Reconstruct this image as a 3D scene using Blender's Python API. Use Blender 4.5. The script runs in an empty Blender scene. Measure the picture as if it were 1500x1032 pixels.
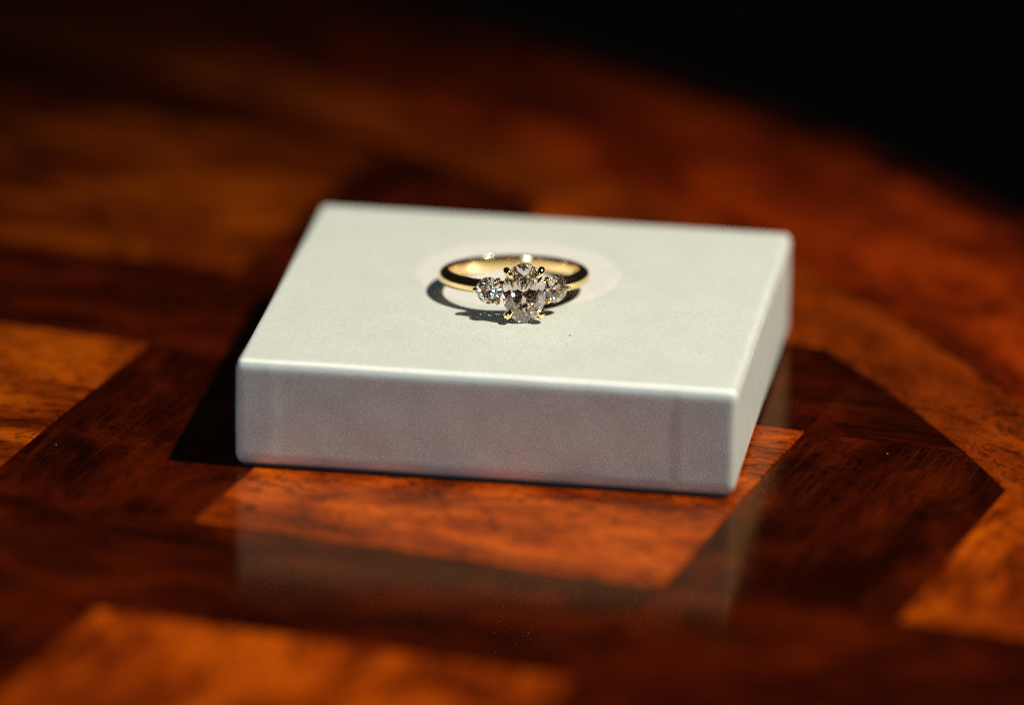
import bpy, bmesh, math, random
from mathutils import Vector, Matrix, Euler
random.seed(7)
C = bpy.context.scene.collection
sc = bpy.context.scene
MM = 0.001
U = 0.066                                   # side of the square box, metres; table layout is in box sides

# ------------------------------------------------------------------ camera
cam_d = bpy.data.cameras.new('camera'); cam = bpy.data.objects.new('camera', cam_d); C.objects.link(cam)
cam.location = (1.9084*U, -13.8421*U, 5.0463*U)
cam.rotation_euler = Euler((1.2305, -0.0167, 0.1441), 'XYZ')
cam_d.sensor_fit = 'HORIZONTAL'; cam_d.sensor_width = 36.0
cam_d.lens = 36.0*10640.0/1500.0
cam_d.clip_start = 0.02; cam_d.clip_end = 60.0
cam_d.dof.use_dof = True
cam_d.dof.aperture_fstop = 5.7
cam_d.dof.aperture_blades = 9
FOCUS = Vector((0.002, -0.0118, 0.0195))
fwd = cam.rotation_euler.to_matrix() @ Vector((0, 0, -1))
cam_d.dof.focus_distance = (FOCUS - cam.location).dot(fwd)
sc.camera = cam

# ------------------------------------------------------------------ light: dim bluish room, one hard lamp from the right
w = bpy.data.worlds.new('World'); sc.world = w; w.use_nodes = True
bg = w.node_tree.nodes['Background']
bg.inputs[0].default_value = (0.90, 0.85, 0.90, 1); bg.inputs[1].default_value = 0.009

LDIR = Vector((0.516, -0.030, 0.848)).normalized()
AIM = Vector((0.010, -0.040, 0.0))
lamp_d = bpy.data.lights.new('key_lamp', 'SPOT'); lamp = bpy.data.objects.new('key_lamp', lamp_d); C.objects.link(lamp)
lamp.location = AIM + LDIR*1.30
lamp.rotation_euler = (-LDIR).to_track_quat('-Z', 'Y').to_euler()
lamp_d.energy = 120.0
lamp_d.color = (1.0, 0.94, 0.84)
lamp_d.shadow_soft_size = 0.024
lamp_d.spot_size = math.radians(18.3); lamp_d.spot_blend = 1.0

# cool fill lamp added behind the camera, for box front and stone sparkle
fill_d = bpy.data.lights.new('fill_light', 'AREA'); fill = bpy.data.objects.new('fill_light', fill_d); C.objects.link(fill)
fill_d.shape = 'RECTANGLE'; fill_d.size = 0.40; fill_d.size_y = 0.52
fill.location = (-0.55, -1.95, 0.62); fill.rotation_euler = (-Vector(fill.location)).to_track_quat('-Z', 'Y').to_euler()
fill_d.energy = 9.5; fill_d.color = (0.55, 0.80, 1.0)

sc.view_settings.view_transform = 'Standard'; sc.view_settings.look = 'None'
sc.view_settings.exposure = 0.0; sc.view_settings.gamma = 1.0; sc.view_settings.use_curve_mapping = False

cy = sc.cycles
cy.max_bounces = 32; cy.transmission_bounces = 32; cy.glossy_bounces = 12; cy.diffuse_bounces = 4
cy.caustics_reflective = False; cy.caustics_refractive = True
cy.blur_glossy = 0.0; cy.filter_width = 1.2
cy.sample_clamp_indirect = 6.0
cy.use_adaptive_sampling = False
cy.use_denoising = False          # the fine sensor-like grain is kept, as in the photograph

# ------------------------------------------------------------------ helpers
def link(name, me, mat=None, parent=None, smooth=False):
    o = bpy.data.objects.new(name, me); C.objects.link(o)
    if mat: 
        if not me.materials: me.materials.append(mat)
    if parent: o.parent = parent
    if smooth:
        for p in me.polygons: p.use_smooth = True
    return o
def mesh(name, vs, fs):
    me = bpy.data.meshes.new(name); me.from_pydata([tuple(v) for v in vs], [], fs); me.update(); return me
def fix(me):
    bm = bmesh.new(); bm.from_mesh(me); bmesh.ops.recalc_face_normals(bm, faces=bm.faces); bm.to_mesh(me); bm.free(); return me
def empty(name, loc=(0, 0, 0), parent=None):
    o = bpy.data.objects.new(name, None); C.objects.link(o); o.location = loc; o.empty_display_size = 0.01
    if parent: o.parent = parent
    return o
def tag(o, label=None, cat=None, group=None, kind=None):
    if label: o['label'] = label
    if cat: o['category'] = cat
    if group: o['group'] = group
    if kind: o['kind'] = kind
    return o

class NT:
    def __init__(s, name):
        s.m = bpy.data.materials.new(name); s.m.use_nodes = True
        s.t = s.m.node_tree; s.t.nodes.clear()
        s.out = s.t.nodes.new('ShaderNodeOutputMaterial')
    def n(s, typ, ins=None, **kw):
        nd = s.t.nodes.new(typ)
        for k, v in kw.items(): setattr(nd, k, v)
        for k, v in (ins or {}).items(): s.put(nd.inputs[k], v)
        return nd
    def put(s, sock, v):
        if isinstance(v, bpy.types.NodeSocket): s.t.links.new(v, sock)
        elif hasattr(v, 'outputs'): s.t.links.new(v.outputs[0], sock)
        else: sock.default_value = v
    def math(s, op, a, b=0.0, clamp=False):
        nd = s.n('ShaderNodeMath', operation=op, use_clamp=clamp); s.put(nd.inputs[0], a); s.put(nd.inputs[1], b); return nd.outputs[0]
    def mix(s, f, a, b, mode='MIX'):
        nd = s.n('ShaderNodeMix', data_type='RGBA', blend_type=mode)
        s.put(nd.inputs[0], f); s.put(nd.inputs[6], a); s.put(nd.inputs[7], b); return nd.outputs[2]
    def ramp(s, f, stops):
        nd = s.n('ShaderNodeValToRGB'); cr = nd.color_ramp
        while len(cr.elements) > 1: cr.elements.remove(cr.elements[-1])
        cr.elements[0].position = stops[0][0]; cr.elements[0].color = stops[0][1]
        for p, c in stops[1:]:
            e = cr.elements.new(p); e.color = c
        s.put(nd.inputs[0], f); return nd.outputs[0]
    def noise(s, vec, scale, detail=3.0, rough=0.5, dist=0.0):
        nd = s.n('ShaderNodeTexNoise', {'Scale': scale, 'Detail': detail, 'Roughness': rough, 'Distortion': dist}); s.put(nd.inputs['Vector'], vec); return nd.outputs[0]
    def done(s, shader): s.t.links.new(shader.outputs[0], s.out.inputs[0]); return s.m

def g(v): return (v, v, v, 1)

# ------------------------------------------------------------------ materials
def wood(name, light, mid, dark, fleck, lines_amt=0.5, fleck_amt=0.9, line_col=None):
    """varnished veneer: cloudy burl figure, flecks and fine grain along each piece's own x axis, shifted per piece"""
    m = NT(name)
    tc = m.n('ShaderNodeTexCoord'); oi = m.n('ShaderNodeObjectInfo')
    off = m.n('ShaderNodeVectorMath', operation='SCALE'); m.put(off.inputs[0], (7.3, 3.1, 1.7)); m.put(off.inputs['Scale'], m.math('MULTIPLY', oi.outputs['Random'], 5.0))
    pos = m.n('ShaderNodeVectorMath', operation='ADD'); m.put(pos.inputs[0], tc.outputs['Object']); m.put(pos.inputs[1], off.outputs[0])
    def mp(sx, sy, sz=1.0):
        nd = m.n('ShaderNodeMapping', {'Scale': (sx, sy, sz)}); m.put(nd.inputs[0], pos.outputs[0]); return nd.outputs[0]
    def rng(v, a, b, c, d):
        nd = m.n('ShaderNodeMapRange', {1: a, 2: b, 3: c, 4: d}); m.put(nd.inputs[0], v); return nd.outputs[0]
    big = m.noise(mp(42, 75), 1.0, 4, 0.6, 0.9)                # cloudy figure, centimetres across
    burl = m.noise(mp(210, 300), 1.0, 5, 0.65, 2.2)            # burl eyes and flecks, millimetres
    lines = m.noise(mp(60, 2300), 1.0, 4, 0.65, 0.5)           # fine grain lines
    pores = m.noise(mp(500, 4200), 1.0, 2, 0.6)
    streak = m.noise(mp(35, 420), 1.0, 3, 0.6, 1.0)            # where the dark grain gathers
    col = m.ramp(m.math('ADD', m.math('MULTIPLY', big, 0.75), m.math('MULTIPLY', burl, 0.25)), [(0.39, dark), (0.49, mid), (0.59, light)])
    col = m.mix(m.math('MULTIPLY', rng(burl, 0.515, 0.575, 0.0, fleck_amt), rng(big, 0.40, 0.64, 1.0, 0.6)), col, fleck)
    col = m.mix(m.math('MULTIPLY', rng(lines, 0.50, 0.62, 0.0, lines_amt), rng(streak, 0.42, 0.60, 0.25, 1.0)), col, line_col or fleck)
    col = m.mix(rng(pores, 0.60, 0.72, 0.0, 0.5), col, fleck)
    col = m.mix(1.0, col, oi.outputs['Color'], 'MULTIPLY')     # each piece's veneer tone; TONE also puts light falloff into the back square
    hgt = m.math('ADD', m.math('MULTIPLY', lines, 0.6), m.math('MULTIPLY', pores, 0.9))
    bmp = m.n('ShaderNodeBump', {'Strength': 0.7, 'Distance': 0.00005, 'Height': hgt})
    wav = m.noise(mp(150, 190), 1.0, 2, 0.5)
    smear = m.noise(tc.outputs['Object'], 70, 4, 0.65)
    cb = m.n('ShaderNodeBump', {'Strength': 0.6, 'Distance': 0.00006, 'Height': m.math('ADD', m.math('MULTIPLY', hgt, 0.3), wav)})
    b = m.n('ShaderNodeBsdfPrincipled', {'Base Color': col, 'Roughness': 0.6, 'Specular IOR Level': 0.0, 'Normal': bmp.outputs[0]})
    gl = m.n('ShaderNodeBsdfGlossy', {'Color': (1.0, 0.54, 0.27, 1), 'Roughness': rng(smear, 0.3, 0.7, 0.06, 0.15), 'Normal': cb.outputs[0]})   # amber varnish
    fr = m.n('ShaderNodeFresnel', {'IOR': 1.42, 'Normal': cb.outputs[0]})
    mx = m.n('ShaderNodeMixShader'); m.put(mx.inputs[0], fr); m.put(mx.inputs[1], b); m.put(mx.inputs[2], gl)
    return m.done(mx)

M = {}
M['light_wood'] = wood('amber_veneer', (0.45, 0.073, 0.0018, 1), (0.24, 0.031, 0.0011, 1), (0.100, 0.011, 0.0006, 1), (0.030, 0.0038, 0.0004, 1), 0.75)
M['dark_wood'] = wood('dark_red_veneer', (0.062, 0.0058, 0.0005, 1), (0.024, 0.0020, 0.0003, 1), (0.009, 0.0007, 0.0002, 1), (0.004, 0.0004, 0.0002, 1), 0.42, 0.9, (0.095, 0.0115, 0.0007, 1))
M['border_wood'] = wood('russet_veneer', (0.25, 0.026, 0.0012, 1), (0.14, 0.012, 0.0008, 1), (0.06, 0.0055, 0.0005, 1), (0.018, 0.0020, 0.0003, 1), 0.5)
M['string_wood'] = wood('honey_veneer', (0.25, 0.037, 0.0018, 1), (0.165, 0.022, 0.0012, 1), (0.10, 0.013, 0.0008, 1), (0.035, 0.005, 0.0005, 1), 0.4)

def plain(name, col, rough, metal=0.0, spec=0.5):
    m = NT(name); tc = m.n('ShaderNodeTexCoord')
    nz = m.noise(tc.outputs['Object'], 40, 4, 0.6)
    c = m.mix(m.math('MULTIPLY', nz, 0.6), col, tuple(x*0.5 for x in col[:3]) + (1,))
    return m.done(m.n('ShaderNodeBsdfPrincipled', {'Base Color': c, 'Roughness': rough, 'Metallic': metal, 'Specular IOR Level': spec}))
M['core'] = plain('table_core_wood', (0.05, 0.008, 0.001, 1), 0.3)
M['floor'] = plain('dark_floor_boards', (0.05, 0.022, 0.008, 1), 0.5)
M['lint'] = plain('dark_lint', (0.03, 0.028, 0.022, 1), 0.9)
M['glint'] = plain('pale_glint', (0.60, 0.30, 0.15, 1), 0.5)  # pale colour painted in for tiny glints on the table
M['lining'] = plain('dark_grey_board', (0.06, 0.055, 0.055, 1), 0.9)

def satin(name, ca, cb):
    m = NT(name)
    tc = m.n('ShaderNodeTexCoord'); ob = tc.outputs['Object']
    sx = m.n('ShaderNodeSeparateXYZ'); m.put(sx.inputs[0], ob)
    ge = m.n('ShaderNodeNewGeometry'); sn = m.n('ShaderNodeSeparateXYZ'); m.put(sn.inputs[0], tc.outputs['Normal'])
    warp = m.noise(ob, 700, 2, 0.5)
    wob = m.math('MULTIPLY', m.math('SUBTRACT', warp, 0.5), 0.00022)
    P = 0.00027
    def thread(axis, p): return m.math('SINE', m.math('MULTIPLY', m.math('ADD', axis, wob), 2*math.pi/p))
    tx = thread(sx.outputs[0], P)
    tw = thread(m.math('ADD', sx.outputs[0], m.math('MULTIPLY', sx.outputs[1], 0.35)), P*1.15)
    isz = m.math('POWER', m.math('ABSOLUTE', sn.outputs[2]), 2.0)
    hh = m.math('ADD', m.math('MULTIPLY', tw, isz), m.math('MULTIPLY', tx, m.math('SUBTRACT', 1.0, isz)))
    mp = m.n('ShaderNodeMapping', {'Scale': (3200, 900, 700)}); m.put(mp.inputs[0], ob)
    slub = m.noise(mp.outputs[0], 1.0, 3, 0.65)                 # uneven yarn
    h2 = m.math('ADD', m.math('MULTIPLY', hh, 0.5), m.math('MULTIPLY', slub, 1.4))
    bmp = m.n('ShaderNodeBump', {'Strength': 0.6, 'Distance': 0.00003, 'Height': h2})
    cloud = m.noise(ob, 130, 5, 0.65); fine = m.noise(ob, 1900, 3, 0.7)
    c = m.mix(m.n('ShaderNodeMapRange', {0: cloud, 1: 0.35, 2: 0.68, 3: 0.0, 4: 1.0}).outputs[0], ca + (1,), cb + (1,))
    c = m.mix(m.n('ShaderNodeMapRange', {0: fine, 1: 0.40, 2: 0.70, 3: 0.0, 4: 0.45}).outputs[0], c, tuple(x*0.74 for x in ca) + (1,))
    c = m.mix(m.n('ShaderNodeMapRange', {0: slub, 1: 0.45, 2: 0.75, 3: 0.0, 4: 0.40}).outputs[0], c, tuple(x*0.72 for x in ca) + (1,))
    c = m.mix(m.math('MULTIPLY', m.math('ADD', m.math('MULTIPLY', hh, 0.5), 0.5), 0.34), c, tuple(x*0.70 for x in ca) + (1,))
    b = m.n('ShaderNodeBsdfPrincipled', {'Base Color': c, 'Roughness': 0.58, 'Specular IOR Level': 1.0, 'IOR': 2.3, 'Anisotropic': 0.7, 'Tangent': m.n('ShaderNodeCombineXYZ', {0: 1.0, 1: 0.02, 2: 0.05}).outputs[0], 'Normal': bmp.outputs[0],
            'Sheen Weight': 0.12, 'Sheen Roughness': 0.4})
    return m.done(b)
M['satin'] = satin('pale_sage_satin_cloth', (0.660, 0.700, 0.600), (0.730, 0.755, 0.665))
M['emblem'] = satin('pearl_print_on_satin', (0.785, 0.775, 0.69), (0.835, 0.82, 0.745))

def gold():
    m = NT('polished_yellow_gold'); tc = m.n('ShaderNodeTexCoord')
    nz = m.noise(tc.outputs['Object'], 2500, 3, 0.6)
    r = m.n('ShaderNodeMapRange', {0: nz, 1: 0.3, 2: 0.7, 3: 0.10, 4: 0.17}).outputs[0]
    wv = m.noise(tc.outputs['Object'], 700, 2, 0.5)
    bmp = m.n('ShaderNodeBump', {'Strength': 0.25, 'Distance': 0.00002, 'Height': wv})
    return m.done(m.n('ShaderNodeBsdfPrincipled', {'Base Color': (0.95, 0.71, 0.35, 1), 'Metallic': 1.0, 'Roughness': r, 'Normal': bmp.outputs[0]}))
M['gold'] = gold()
def diamond():
    m = NT('warm_white_diamond')
    return m.done(m.n('ShaderNodeBsdfGlass', {'Color': (1.0, 0.970, 0.942, 1), 'Roughness': 0.0, 'IOR': 2.417}))
M['diamond'] = diamond()

# ------------------------------------------------------------------ floor
floor = link('floor', mesh('floor', [(-30, -30, -0.74), (30, -30, -0.74), (30, 30, -0.74), (-30, 30, -0.74)], [(0, 1, 2, 3)]), M['floor'])
tag(floor, kind='structure')

# ------------------------------------------------------------------ round inlaid table
TC = Vector((-3.849*U, -2.611*U)); R_FIELD = 5.375*U; R_STRING = 5.60*U; R_RIM = 6.14*U; R_EDGE = 6.25*U
table = tag(empty('round_table', (TC.x, TC.y, -0.74)), 'round polished wood table inlaid with amber squares and dark strips under the pale box', 'table')
TOP = 0.74                                   # table top height over its base
THICK = 1.2*MM
def lathe(prof, n=96):
    vs = []; fs = []
    for r, z in prof:
        for k in range(n):
            a = 2*math.pi*k/n; vs.append((r*math.cos(a), r*math.sin(a), z))
    for i in range(len(prof)-1):
        for k in range(n):
            fs.append((i*n+k, i*n+(k+1) % n, (i+1)*n+(k+1) % n, (i+1)*n+k))
    fs.append(tuple(range(n-1, -1, -1))); fs.append(tuple((len(prof)-1)*n+k for k in range(n)))
    return vs, fs
e = R_EDGE
vs, fs = lathe([(0.05, -0.024), (e-0.02, -0.024), (e-0.006, -0.022), (e, -0.016), (e+0.0015, -0.010), (e, -0.004), (e-0.002, -THICK-0.0002), (0.01, -THICK-0.0002)], 160)
o = link('top_core', fix(mesh('top_core', vs, fs)), M['core'], table, True); o.location = (0, 0, TOP)
vs, fs = lathe([(0.05, 0.05), (0.06, 0.08), (0.035, 0.16), (0.03, 0.35), (0.045, 0.5), (0.03, 0.6), (0.06, TOP-0.03), (0.12, TOP-0.0245)], 48)
link('pedestal', fix(mesh('pedestal', vs, fs)), M['core'], table, True)
leg_me = None
for k in range(3):
    if leg_me is None:
        vs = []; fs = []; N = 10
        for i in range(N+1):
            t = i/N; x = 0.03+0.27*t; z = 0.16*(1-t)**1.6+0.012; hw = 0.022-0.006*t; hh = 0.03*(1-t)+0.012
            vs += [(x, -hw, z-hh if t < 1 else 0), (x, hw, z-hh if t < 1 else 0), (x, hw, z+hh), (x, -hw, z+hh)]
        for i in range(N):
            for j in range(4): fs.append((4*i+j, 4*i+(j+1) % 4, 4*i+4+(j+1) % 4, 4*i+4+j))
        fs += [(3, 2, 1, 0), (4*N, 4*N+1, 4*N+2, 4*N+3)]
        for q, v in enumerate(vs): vs[q] = (v[0], v[1], max(v[2], 0.0))
        leg_me = fix(mesh('leg', vs, fs))
    o = link('leg', leg_me, M['core'], table); o.rotation_euler.z = 2*math.pi*k/3+0.4

ANG = math.radians(-11.0)
def inset(poly, d):
    """shrink a convex counter-clockwise polygon by d"""
    n = len(poly); out = []
    for i in range(n):
        p0, p1, p2 = poly[i-1], poly[i], poly[(i+1) % n]
        a = (p1-p0).normalized(); b = (p2-p1).normalized()
        na = Vector((-a.y, a.x)); nb = Vector((-b.y, b.x)); s = na+nb
        out.append(p1+s*(d/max(0.3, 1+na.dot(nb))))
    return out
def slab(name, poly, mat, parent, loc, rot, gap=0.055*MM, ch=0.15*MM, dz=0.0, tone=None):
    """veneer piece: polygon in its own frame, chamfered top edge"""
    a = inset(poly, gap); b = inset(a, ch); n = len(a)
    vs = [(p.x, p.y, -THICK) for p in a]+[(p.x, p.y, -ch*0.6) for p in a]+[(p.x, p.y, 0) for p in b]
    fs = [tuple(range(n-1, -1, -1)), tuple(range(2*n, 3*n))]
    for i in range(n):
        j = (i+1) % n
        fs += [(i, j, n+j, n+i), (n+i, n+j, 2*n+j, 2*n+i)]
    o = link(name, mesh(name, vs, fs), mat, parent); o.location = (loc[0], loc[1], TOP+dz); o.rotation_euler.z = rot
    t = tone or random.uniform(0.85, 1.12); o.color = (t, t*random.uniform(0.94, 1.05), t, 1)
    return o
def clip(poly, ctr, r):
    """convex polygon cut by a circle, arc kept as short chords"""
    out = poly; N = 180
    for k in range(N):
        a = 2*math.pi*k/N; nrm = Vector((math.cos(a), math.sin(a))); q = ctr+nrm*r
        if all((p-q).dot(nrm) <= 1e-9 for p in out): continue
        new = []
        for i in range(len(out)):
            p0, p1 = out[i-1], out[i]; d0 = (p0-q).dot(nrm); d1 = (p1-q).dot(nrm)
            if (d0 <= 0) != (d1 <= 0): new.append(p0+(p1-p0)*(d0/(d0-d1)))
            if d1 <= 0: new.append(p1)
        out = new
        if len(out) < 3: return None
    res = []
    for p in out:
        if not res or (p-res[-1]).length > 2e-5: res.append(p)
    if len(res) > 2 and (res[0]-res[-1]).length < 2e-5: res.pop()
    return res if len(res) > 2 else None
def area(poly): return abs(sum(poly[i-1].x*poly[i].y-poly[i].x*poly[i-1].y for i in range(len(poly))))/2
rotm = Matrix.Rotation(ANG, 2); roti = Matrix.Rotation(-ANG, 2)
def piece(name, u0, u1, v0, v1, mat, grain, tone=None):
    """rectangle in the table's inlay grid (box sides), grain along u or v"""
    cu, cv = (u0+u1)/2*U, (v0+v1)/2*U
    hu, hv = (u1-u0)/2*U, (v1-v0)/2*U
    c = rotm @ Vector((cu, cv)) - TC                     # in the table's frame
    rot = ANG+(math.pi/2 if grain == 'v' else 0.0)
    if grain == 'v': hu, hv = hv, hu
    poly = [Vector((-hu, -hv)), Vector((hu, -hv)), Vector((hu, hv)), Vector((-hu, hv))]
    ctr = Matrix.Rotation(-rot, 2) @ (-c)
    poly = clip(poly, ctr, R_FIELD)
    if not poly or area(poly) < 3e-6: return
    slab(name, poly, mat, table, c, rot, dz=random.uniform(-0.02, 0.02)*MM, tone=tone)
TONE = {(-1, 1): 0.46, (-1, 0): 0.70, (0, 0): 1.0, (0, -1): 0.98, (1, 0): 0.92, (0, 1): 0.75}  # back square darkened in its colour, in place of stronger lamp falloff
PIT = 1.43; SQ = 0.96; U0 = -0.36; V0 = -0.895
for i in range(-7, 5):
    for j in range(-6, 5):
        u = U0+i*PIT; v = V0+j*PIT
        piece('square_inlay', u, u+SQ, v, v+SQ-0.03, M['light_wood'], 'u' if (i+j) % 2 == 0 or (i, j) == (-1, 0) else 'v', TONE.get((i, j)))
        piece('cross_strip', u-(PIT-SQ), u+SQ, v+SQ-0.03, v+PIT, M['dark_wood'], 'u')
        piece('long_strip', u+SQ, u+PIT, v, v+SQ-0.03, M['dark_wood'], 'v')
def arc_piece(name, r0, r1, a0, a1, mat, n):
    am = (a0+a1)/2; rm = (r0+r1)/2; c = Vector((rm*math.cos(am), rm*math.sin(am)))
    rot = am+math.pi/2
    R = Matrix.Rotation(-rot, 2)
    pts = [R @ (Vector((r1*math.cos(a0+(a1-a0)*k/n), r1*math.sin(a0+(a1-a0)*k/n)))-c) for k in range(n+1)]
    pts += [R @ (Vector((r0*math.cos(a1-(a1-a0)*k/n), r0*math.sin(a1-(a1-a0)*k/n)))-c) for k in range(n+1)]
    slab(name, pts, mat, table, c, rot, dz=random.uniform(-0.02, 0.02)*MM)
for k in range(16):
    arc_piece('string_band', R_FIELD, R_STRING, 2*math.pi*k/16+0.05, 2*math.pi*(k+1)/16+0.05, M['string_wood'], 10)
for k in range(24):
    arc_piece('border_segment', R_STRING, R_RIM, 2*math.pi*k/24+0.11, 2*math.pi*(k+1)/24+0.11, M['border_wood'], 8)

for k in range(24):
    arc_piece('edge_band', R_RIM, R_EDGE-0.0015, 2*math.pi*k/24+0.02, 2*math.pi*(k+1)/24+0.02, M['dark_wood'], 8)

# ------------------------------------------------------------------ cloth-covered box
HB = 0.2262*U; GAP = 0.40*MM
box = tag(empty('jewelry_box', (0, 0, 0)), 'low square box wrapped in pale sage satin cloth, carrying the gold ring', 'box')
def smooth_step(x): x = min(1, max(0, x)); return x*x*(3-2*x)
from mathutils import noise as mnoise
def rounded(name, ax, ay, z0, z1, r, rv, mat, parent):
    a = Vector((ax, ay, (z1-z0)/2)); cz = (z0+z1)/2
    def coords(h, n, r):
        edge = [r*(1-math.cos(math.pi/2*k/7)) for k in range(8)]
        inner = [-(h-r)+2*(h-r)*k/n for k in range(1, n)]
        return [-h+x for x in edge]+inner+[h-x for x in reversed(edge)]
    bm = bmesh.new(); cache = {}
    def vert(p):
        q = Vector((min(max(p.x, -a.x+r), a.x-r), min(max(p.y, -a.y+r), a.y-r), min(max(p.z, -a.z+rv), a.z-rv)))
        d = p-q; d = Vector((d.x/r, d.y/r, d.z/rv)); nrm = d.normalized() if d.length > 1e-9 else Vector((0, 0, 1)); pos = q+Vector((nrm.x*r, nrm.y*r, nrm.z*rv))
        # soft hand-wrapped unevenness and the overlap of the folded cloth towards both ends of a side
        wz = pos+Vector((0, 0, cz))
        am = 0.05*MM*mnoise.noise(wz*70)+0.008*MM*mnoise.noise(wz*300)
        if abs(nrm.z) < 0.95: am += 0.05*MM*mnoise.noise(wz*190+Vector((5, 2, 8)))*(1-abs(nrm.z)**3)
        if abs(nrm.y) > 0.3:
            s = 1 if nrm.y < 0 else -1
            xr = pos.x*s; lean = 0.25*MM*mnoise.noise(Vector((0, 0, wz.z*200+3)))
            fl = smooth_step((xr-(a.x-8.1*MM)+lean)/(0.7*MM)) + smooth_step((-xr-(a.x-6.2*MM)+lean)/(1.3*MM))
            am += 0.085*MM*fl*abs(nrm.y)
            am -= 0.012*MM*math.exp(-((xr-(a.x-8.5*MM))/(0.8*MM))**2)*abs(nrm.y)
        pos = pos+nrm*am
        k = (round(pos.x, 8), round(pos.y, 8), round(pos.z, 8))
        if k not in cache: cache[k] = bm.verts.new((pos.x, pos.y, pos.z+cz))
        return cache[k]
    X, Y, Z = coords(a.x, 110, r), coords(a.y, 110, r), coords(a.z, 26, rv)
    for ax_, (A, B) in {'x': (Y, Z), 'y': (X, Z), 'z': (X, Y)}.items():
        for sgn in (-1, 1):
            for i in range(len(A)-1):
                for j in range(len(B)-1):
                    q = []
                    for (ii, jj) in ((i, j), (i+1, j), (i+1, j+1), (i, j+1)):
                        if ax_ == 'x': p = Vector((sgn*a.x, A[ii], B[jj]))
                        elif ax_ == 'y': p = Vector((A[ii], sgn*a.y, B[jj]))
                        else: p = Vector((A[ii], B[jj], sgn*a.z))
                        v = vert(p)
                        if v not in q: q.append(v)
                    if len(q) > 2:
                        try: bm.faces.new(q)
                        except ValueError: pass
    bmesh.ops.recalc_face_normals(bm, faces=bm.faces)
    me = bpy.data.meshes.new(name); bm.to_mesh(me); bm.free()
    return link(name, me, mat, parent, True)
rounded('cloth_cover', U/2, U/2, GAP, HB, 0.95*MM, 1.55*MM, M['satin'], box)
hb = U/2-0.9*MM
vs = [(x, y, z) for z in (0.0, GAP+0.1*MM) for x, y in ((-hb, -hb), (hb, -hb), (hb, hb), (-hb, hb))]
link('base_panel', fix(mesh('base_panel', vs, [(3, 2, 1, 0), (4, 5, 6, 7), (0, 1, 5, 4), (1, 2, 6, 5), (2, 3, 7, 6), (3, 0, 4, 7)])), M['lining'], box)

# the round pearl print on the lid, following the cloth under it
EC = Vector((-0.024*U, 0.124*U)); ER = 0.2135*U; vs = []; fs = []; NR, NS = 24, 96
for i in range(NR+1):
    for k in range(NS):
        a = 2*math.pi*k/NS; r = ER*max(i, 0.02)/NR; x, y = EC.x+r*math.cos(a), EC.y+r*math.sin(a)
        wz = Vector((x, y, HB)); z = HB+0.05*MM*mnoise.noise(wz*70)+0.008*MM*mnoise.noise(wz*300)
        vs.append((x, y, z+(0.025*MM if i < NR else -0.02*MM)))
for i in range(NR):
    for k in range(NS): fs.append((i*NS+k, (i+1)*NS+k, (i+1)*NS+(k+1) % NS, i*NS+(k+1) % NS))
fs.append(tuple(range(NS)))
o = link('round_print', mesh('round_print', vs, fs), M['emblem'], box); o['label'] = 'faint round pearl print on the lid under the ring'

# ------------------------------------------------------------------ ring (built in its own frame: finger axis = z, head towards -y)
R_IN = 8.65*MM
def brilliant(name, a, b, zs, mat, parent, cut=(0.60, 0.24, 0.80, 0.86, 0.30, 0.03)):
    """57-facet brilliant cut; a, b half-width and half-length, table towards +z, girdle at z = 0"""
    rt, h, rs, pd, rl, gt = cut
    P = lambda r, ang, z: (a*r*math.cos(ang), b*r*math.sin(ang), zs*z)
    vs = []; D8 = math.pi/4; D16 = math.pi/8
    T = [len(vs)+k for k in range(8)]; vs += [P(rt, k*D8, h+gt) for k in range(8)]
    zst = h*(1-(rs*math.cos(D16)-rt)/(1-rt))+gt
    S = [len(vs)+k for k in range(8)]; vs += [P(rs, k*D8+D16, zst) for k in range(8)]
    NG = 64
    def gz(k): return 0.012*math.cos(k/NG*2*math.pi*16)          # scalloped girdle line
    G = [len(vs)+k for k in range(NG)]; vs += [P(1, k*2*math.pi/NG, gt+0.010*(1-math.cos(k/NG*2*math.pi*16))*-0.5) for k in range(NG)]
    H = [len(vs)+k for k in range(NG)]; vs += [P(1, k*2*math.pi/NG, -gt+0.010*(1-math.cos(k/NG*2*math.pi*16))*0.5) for k in range(NG)]
    L = [len(vs)+k for k in range(8)]; vs += [P(rl, k*D8+D16, -gt-pd*(1-rl*math.cos(D16))) for k in range(8)]
    K = len(vs); vs.append(P(0, 0, -gt-pd))
    fs = [tuple(T)]
    st = NG//16
    for k in range(8):
        k1 = (k+1) % 8; g0 = 2*k*st; gm = g0+st; g1 = g0+2*st
        gi = lambda q: G[q % NG]
        hi = lambda q: H[q % NG]
        fs.append((T[k], S[k], T[k1]))
        fs.append((T[k], S[k-1], gi(g0), S[k]))
        fs.append((S[k],)+tuple(gi(q) for q in range(g0, gm+1)))
        fs.append((S[k],)+tuple(gi(q) for q in range(gm, g1+1)))
        fs.append((K, L[k], hi(g0), L[k-1]))
        fs.append((L[k],)+tuple(hi(q) for q in range(gm, g0-1, -1)))
        fs.append((L[k],)+tuple(hi(q) for q in range(g1, gm-1, -1)))
    for q in range(NG): fs.append((G[q], G[(q+1) % NG], H[(q+1) % NG], H[q]))
    return link(name, fix(mesh(name, vs, fs)), mat, parent)
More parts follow.
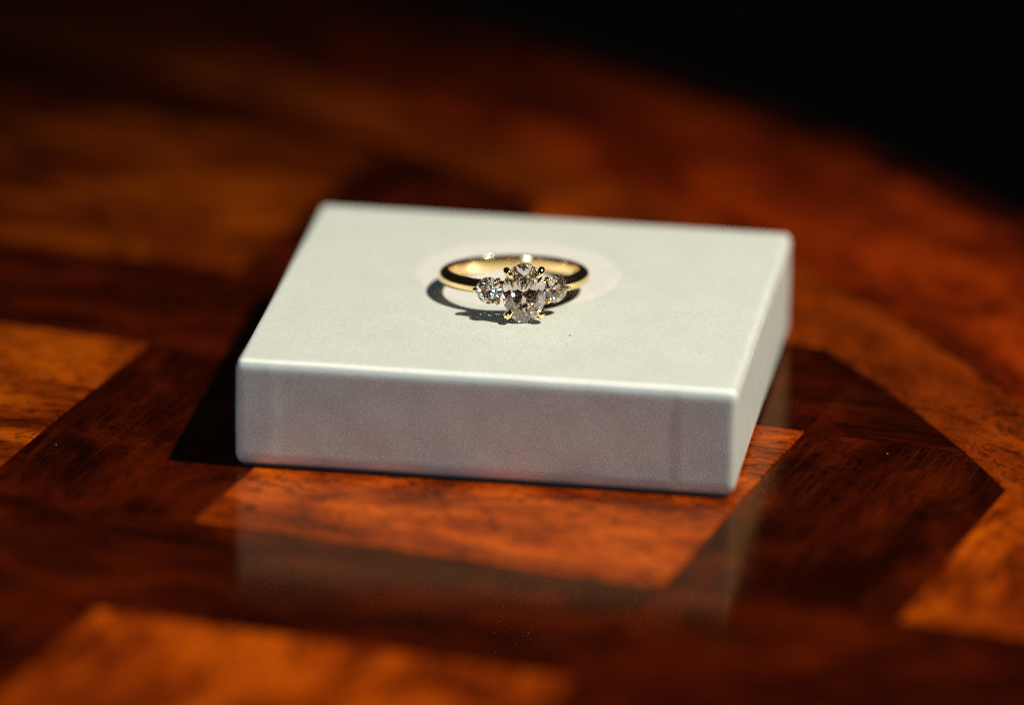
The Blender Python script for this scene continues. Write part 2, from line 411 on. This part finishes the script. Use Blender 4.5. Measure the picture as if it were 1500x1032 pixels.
def tube(name, pts, rad, mat, parent, n=14, sub=5, flat=1.0):
    """round wire through the points with a radius at each, both ends domed"""
    P = [Vector(p) for p in pts]
    def cr(A, i, t):
        p0, p1, p2, p3 = A[max(i-1, 0)], A[i], A[i+1], A[min(i+2, len(A)-1)]
        return 0.5*((2*p1)+(p2-p0)*t+(2*p0-5*p1+4*p2-p3)*t*t+(3*p1-p0-3*p2+p3)*t**3)
    path = []; rr = []
    for i in range(len(P)-1):
        for k in range(sub):
            t = k/sub; path.append(cr(P, i, t)); rr.append(cr(rad, i, t))
    path.append(P[-1]); rr.append(rad[-1])
    d0 = (path[0]-path[1]).normalized(); d1 = (path[-1]-path[-2]).normalized()
    head = []; tail = []
    for k in range(1, 6):
        a = math.pi/2*k/5
        head.insert(0, (path[0]+d0*rr[0]*math.sin(a), max(rr[0]*math.cos(a), 1e-7)))
        tail.append((path[-1]+d1*rr[-1]*math.sin(a), max(rr[-1]*math.cos(a), 1e-7)))
    path = [x[0] for x in head]+path+[x[0] for x in tail]; rr = [x[1] for x in head]+rr+[x[1] for x in tail]
    vs = []; fs = []; ref = None
    for i, p in enumerate(path):
        d = (path[min(i+1, len(path)-1)]-path[max(i-1, 0)]).normalized()
        if ref is None: ref = d.orthogonal().normalized()
        ref = (ref-d*ref.dot(d)).normalized(); s = d.cross(ref)
        for k in range(n):
            a = 2*math.pi*k/n; vs.append(p+(ref*math.cos(a)+s*math.sin(a))*rr[i])
    for i in range(len(path)-1):
        for k in range(n): fs.append((i*n+k, i*n+(k+1) % n, (i+1)*n+(k+1) % n, (i+1)*n+k))
    fs.append(tuple(range(n-1, -1, -1))); fs.append(tuple((len(path)-1)*n+k for k in range(n)))
    return link(name, fix(mesh(name, vs, fs)), mat, parent, True)

ring = tag(empty('diamond_ring'), 'yellow gold ring with an oval diamond between two round ones, lying on the pale box', 'ring')
# band: domed outside, gently rounded inside, slimmer under the stones
vs = []; fs = []; NA = 160; NP = 28
for i in range(NA):
    t = 2*math.pi*i/NA                                     # 0 = head
    ad = abs((t+math.pi) % (2*math.pi)-math.pi)
    k = smooth_step((ad-math.radians(20))/math.radians(60))
    wdt = (1.90+0.25*k)*MM; th = (0.85+0.42*k)*MM; inn = 0.28*MM
    th = th if ad > math.radians(30) else th*(0.75+0.25*smooth_step(ad/math.radians(30)))
    e = Vector((math.sin(t), -math.cos(t), 0))
    for q in range(NP):
        a = 2*math.pi*q/NP; c, s = math.cos(a), math.sin(a)
        rr = R_IN+inn+(th*abs(c)**0.9 if c > 0 else -inn*abs(c)**0.8)
        zz = wdt/2*math.copysign(abs(s)**0.85, s)
        vs.append(e*rr+Vector((0, 0, zz)))
for i in range(NA):
    for q in range(NP): fs.append((i*NP+q, ((i+1) % NA)*NP+q, ((i+1) % NA)*NP+(q+1) % NP, i*NP+(q+1) % NP))
link('band', fix(mesh('band', vs, fs)), M['gold'], ring, True)

def seat(ang, rho):
    """frame of a stone: z outwards from the finger, y along the finger axis"""
    o = empty('setting', parent=None)
    ez = Vector((math.sin(ang), -math.cos(ang), 0)); ey = Vector((0, 0, 1)); ex = ey.cross(ez)
    return Matrix((ex, ey, ez)).transposed().to_4x4(), ez*rho, o
def claw_path(px, py, base, gx, out, lift, reach, zb):
    d = Vector((px, py)); n = d.normalized()
    b = d*base; m_ = d+n*out*0.6; t = d+n*out; tip = d*reach
    return [(b.x, b.y, zb), ((b.x+m_.x)/2+n.x*0.0, (b.y+m_.y)/2, zb*0.55), (m_.x, m_.y, -0.35*MM), (t.x, t.y, 0.22*MM), ((t.x+tip.x)/2*1.02, (t.y+tip.y)/2*1.02, lift), (tip.x, tip.y, lift*0.98)]
def hoop(name, a, b, z, r, mat, parent, n=40):
    vs = []; fs = []; m_ = 10
    for i in range(n):
        t = 2*math.pi*i/n; c = Vector((a*math.cos(t), b*math.sin(t), z)); nr = Vector((math.cos(t)/a, math.sin(t)/b, 0)).normalized()
        for k in range(m_):
            q = 2*math.pi*k/m_; vs.append(c+nr*r*math.cos(q)+Vector((0, 0, r*math.sin(q))))
    for i in range(n):
        for k in range(m_): fs.append((i*m_+k, ((i+1) % n)*m_+k, ((i+1) % n)*m_+(k+1) % m_, i*m_+(k+1) % m_))
    return link(name, fix(mesh(name, vs, fs)), mat, parent, True)

# centre stone
CA, CB, RHO_C = 2.88*MM, 4.05*MM, 12.5*MM
mat4, off, dummy = seat(0.0, RHO_C); bpy.data.objects.remove(dummy)
cs = brilliant('center_diamond', CA, CB, 2.95*MM, M['diamond'], ring); cs.matrix_local = Matrix.Translation(off) @ mat4
cs['label'] = 'large oval diamond between the two round ones'
hs = hoop('center_setting', 1.35*MM, 1.95*MM, -2.15*MM, 0.30*MM, M['gold'], ring); hs.matrix_local = Matrix.Translation(off) @ mat4
for sx in (-1, 1):
    for sy in (-1, 1):
        th = math.atan2(0.715, 0.70); px, py = sx*CA*0.735, sy*CB*0.690
        tube('prong', claw_path(px, py, 0.42, 0, 0.34*MM, 0.62*MM, 0.84, -2.75*MM), [0.38*MM, 0.38*MM, 0.43*MM, 0.48*MM, 0.46*MM, 0.32*MM], M['gold'], hs)
# side stones
for sgn in (-1, 1):
    RS, RHO_S = 1.80*MM, 11.2*MM
    mat4, off, dummy = seat(sgn*math.radians(23.3), RHO_S); bpy.data.objects.remove(dummy)
    st = brilliant('side_diamond', RS, RS, 1.80*MM, M['diamond'], ring, (0.56, 0.30, 0.785, 0.76, 0.20, 0.035)); st.matrix_local = Matrix.Translation(off) @ mat4 @ Matrix.Rotation(0.2, 4, 'Z')
    hs = hoop('side_setting', 0.85*MM, 0.85*MM, -1.27*MM, 0.20*MM, M['gold'], ring); hs.matrix_local = Matrix.Translation(off) @ mat4
    for deg in (0, 130, 230):
        a = math.radians(deg if sgn > 0 else 180-deg)
        tube('prong', claw_path(RS*math.cos(a), RS*math.sin(a), 0.45, 0, 0.16*MM, 0.42*MM, 0.86, -1.5*MM), [0.22*MM, 0.24*MM, 0.27*MM, 0.30*MM, 0.28*MM, 0.20*MM], M['gold'], hs, n=10, sub=4)

# lay the ring down: head resting on the claws and stone, back of the band on the cloth
TILT = math.radians(7.95); YAW = math.radians(14.2)
ring.rotation_mode = 'QUATERNION'
Rm = Matrix.Rotation(YAW, 3, 'Z') @ Matrix.Rotation(-TILT, 3, 'X')
bpy.context.view_layer.update()
low = 1e9
def tree(o):
    for c in o.children:
        yield c; yield from tree(c)
for c in tree(ring):
    if c.type != 'MESH': continue
    mw = Rm.to_4x4() @ c.matrix_world
    low = min(low, min((mw @ v.co).z for v in c.data.vertices))
ring.rotation_quaternion = Rm.to_quaternion()
ring.location = (-0.017*U, 0.013*U, HB-low-0.03*MM)
bpy.context.view_layer.update()
lows = {}
for c in tree(ring):
    if c.type == 'MESH': lows[c.name] = round(min((c.matrix_world @ v.co).z for v in c.data.vertices)*1000-HB*1000, 3)


# ------------------------------------------------------------------ small specks
def fleck(name, loc, s, mat, label, cat):
    bm = bmesh.new(); bmesh.ops.create_icosphere(bm, subdivisions=2, radius=1.0)
    for v in bm.verts:
        f = 1+0.5*mnoise.noise(v.co*1.7+Vector(loc)*900); v.co = Vector((v.co.x*f*s*1.5, v.co.y*f*s, v.co.z*f*s*0.6))
    me = bpy.data.meshes.new(name); bm.to_mesh(me); bm.free()
    o = link(name, me, mat, None, True); o.location = loc; o.rotation_euler.z = 0.6
    tag(o, label, cat)
def on_plane(px, py, z):
    f = 10640.0; d = cam.rotation_euler.to_matrix() @ Vector(((px-750)/f, -(py-516)/f, -1))
    return cam.location+d*((z-cam.location.z)/d.z)
fleck('lint_speck', on_plane(835, 491, HB+0.05*MM), 0.10*MM, M['lint'], 'tiny dark lint speck on the box top in front of the ring', 'speck')
fleck('glint', on_plane(1300, 664, 0.05*MM), 0.085*MM, M['glint'], 'tiny bright crumb on the dark strip beside the right side of the box', 'glint')  # small pale flecks added where the table glints
fleck('glint', on_plane(82, 651, 0.04*MM), 0.06*MM, M['glint'], 'tiny bright crumb on the dark strip edging the amber square, by the box shadow', 'glint')
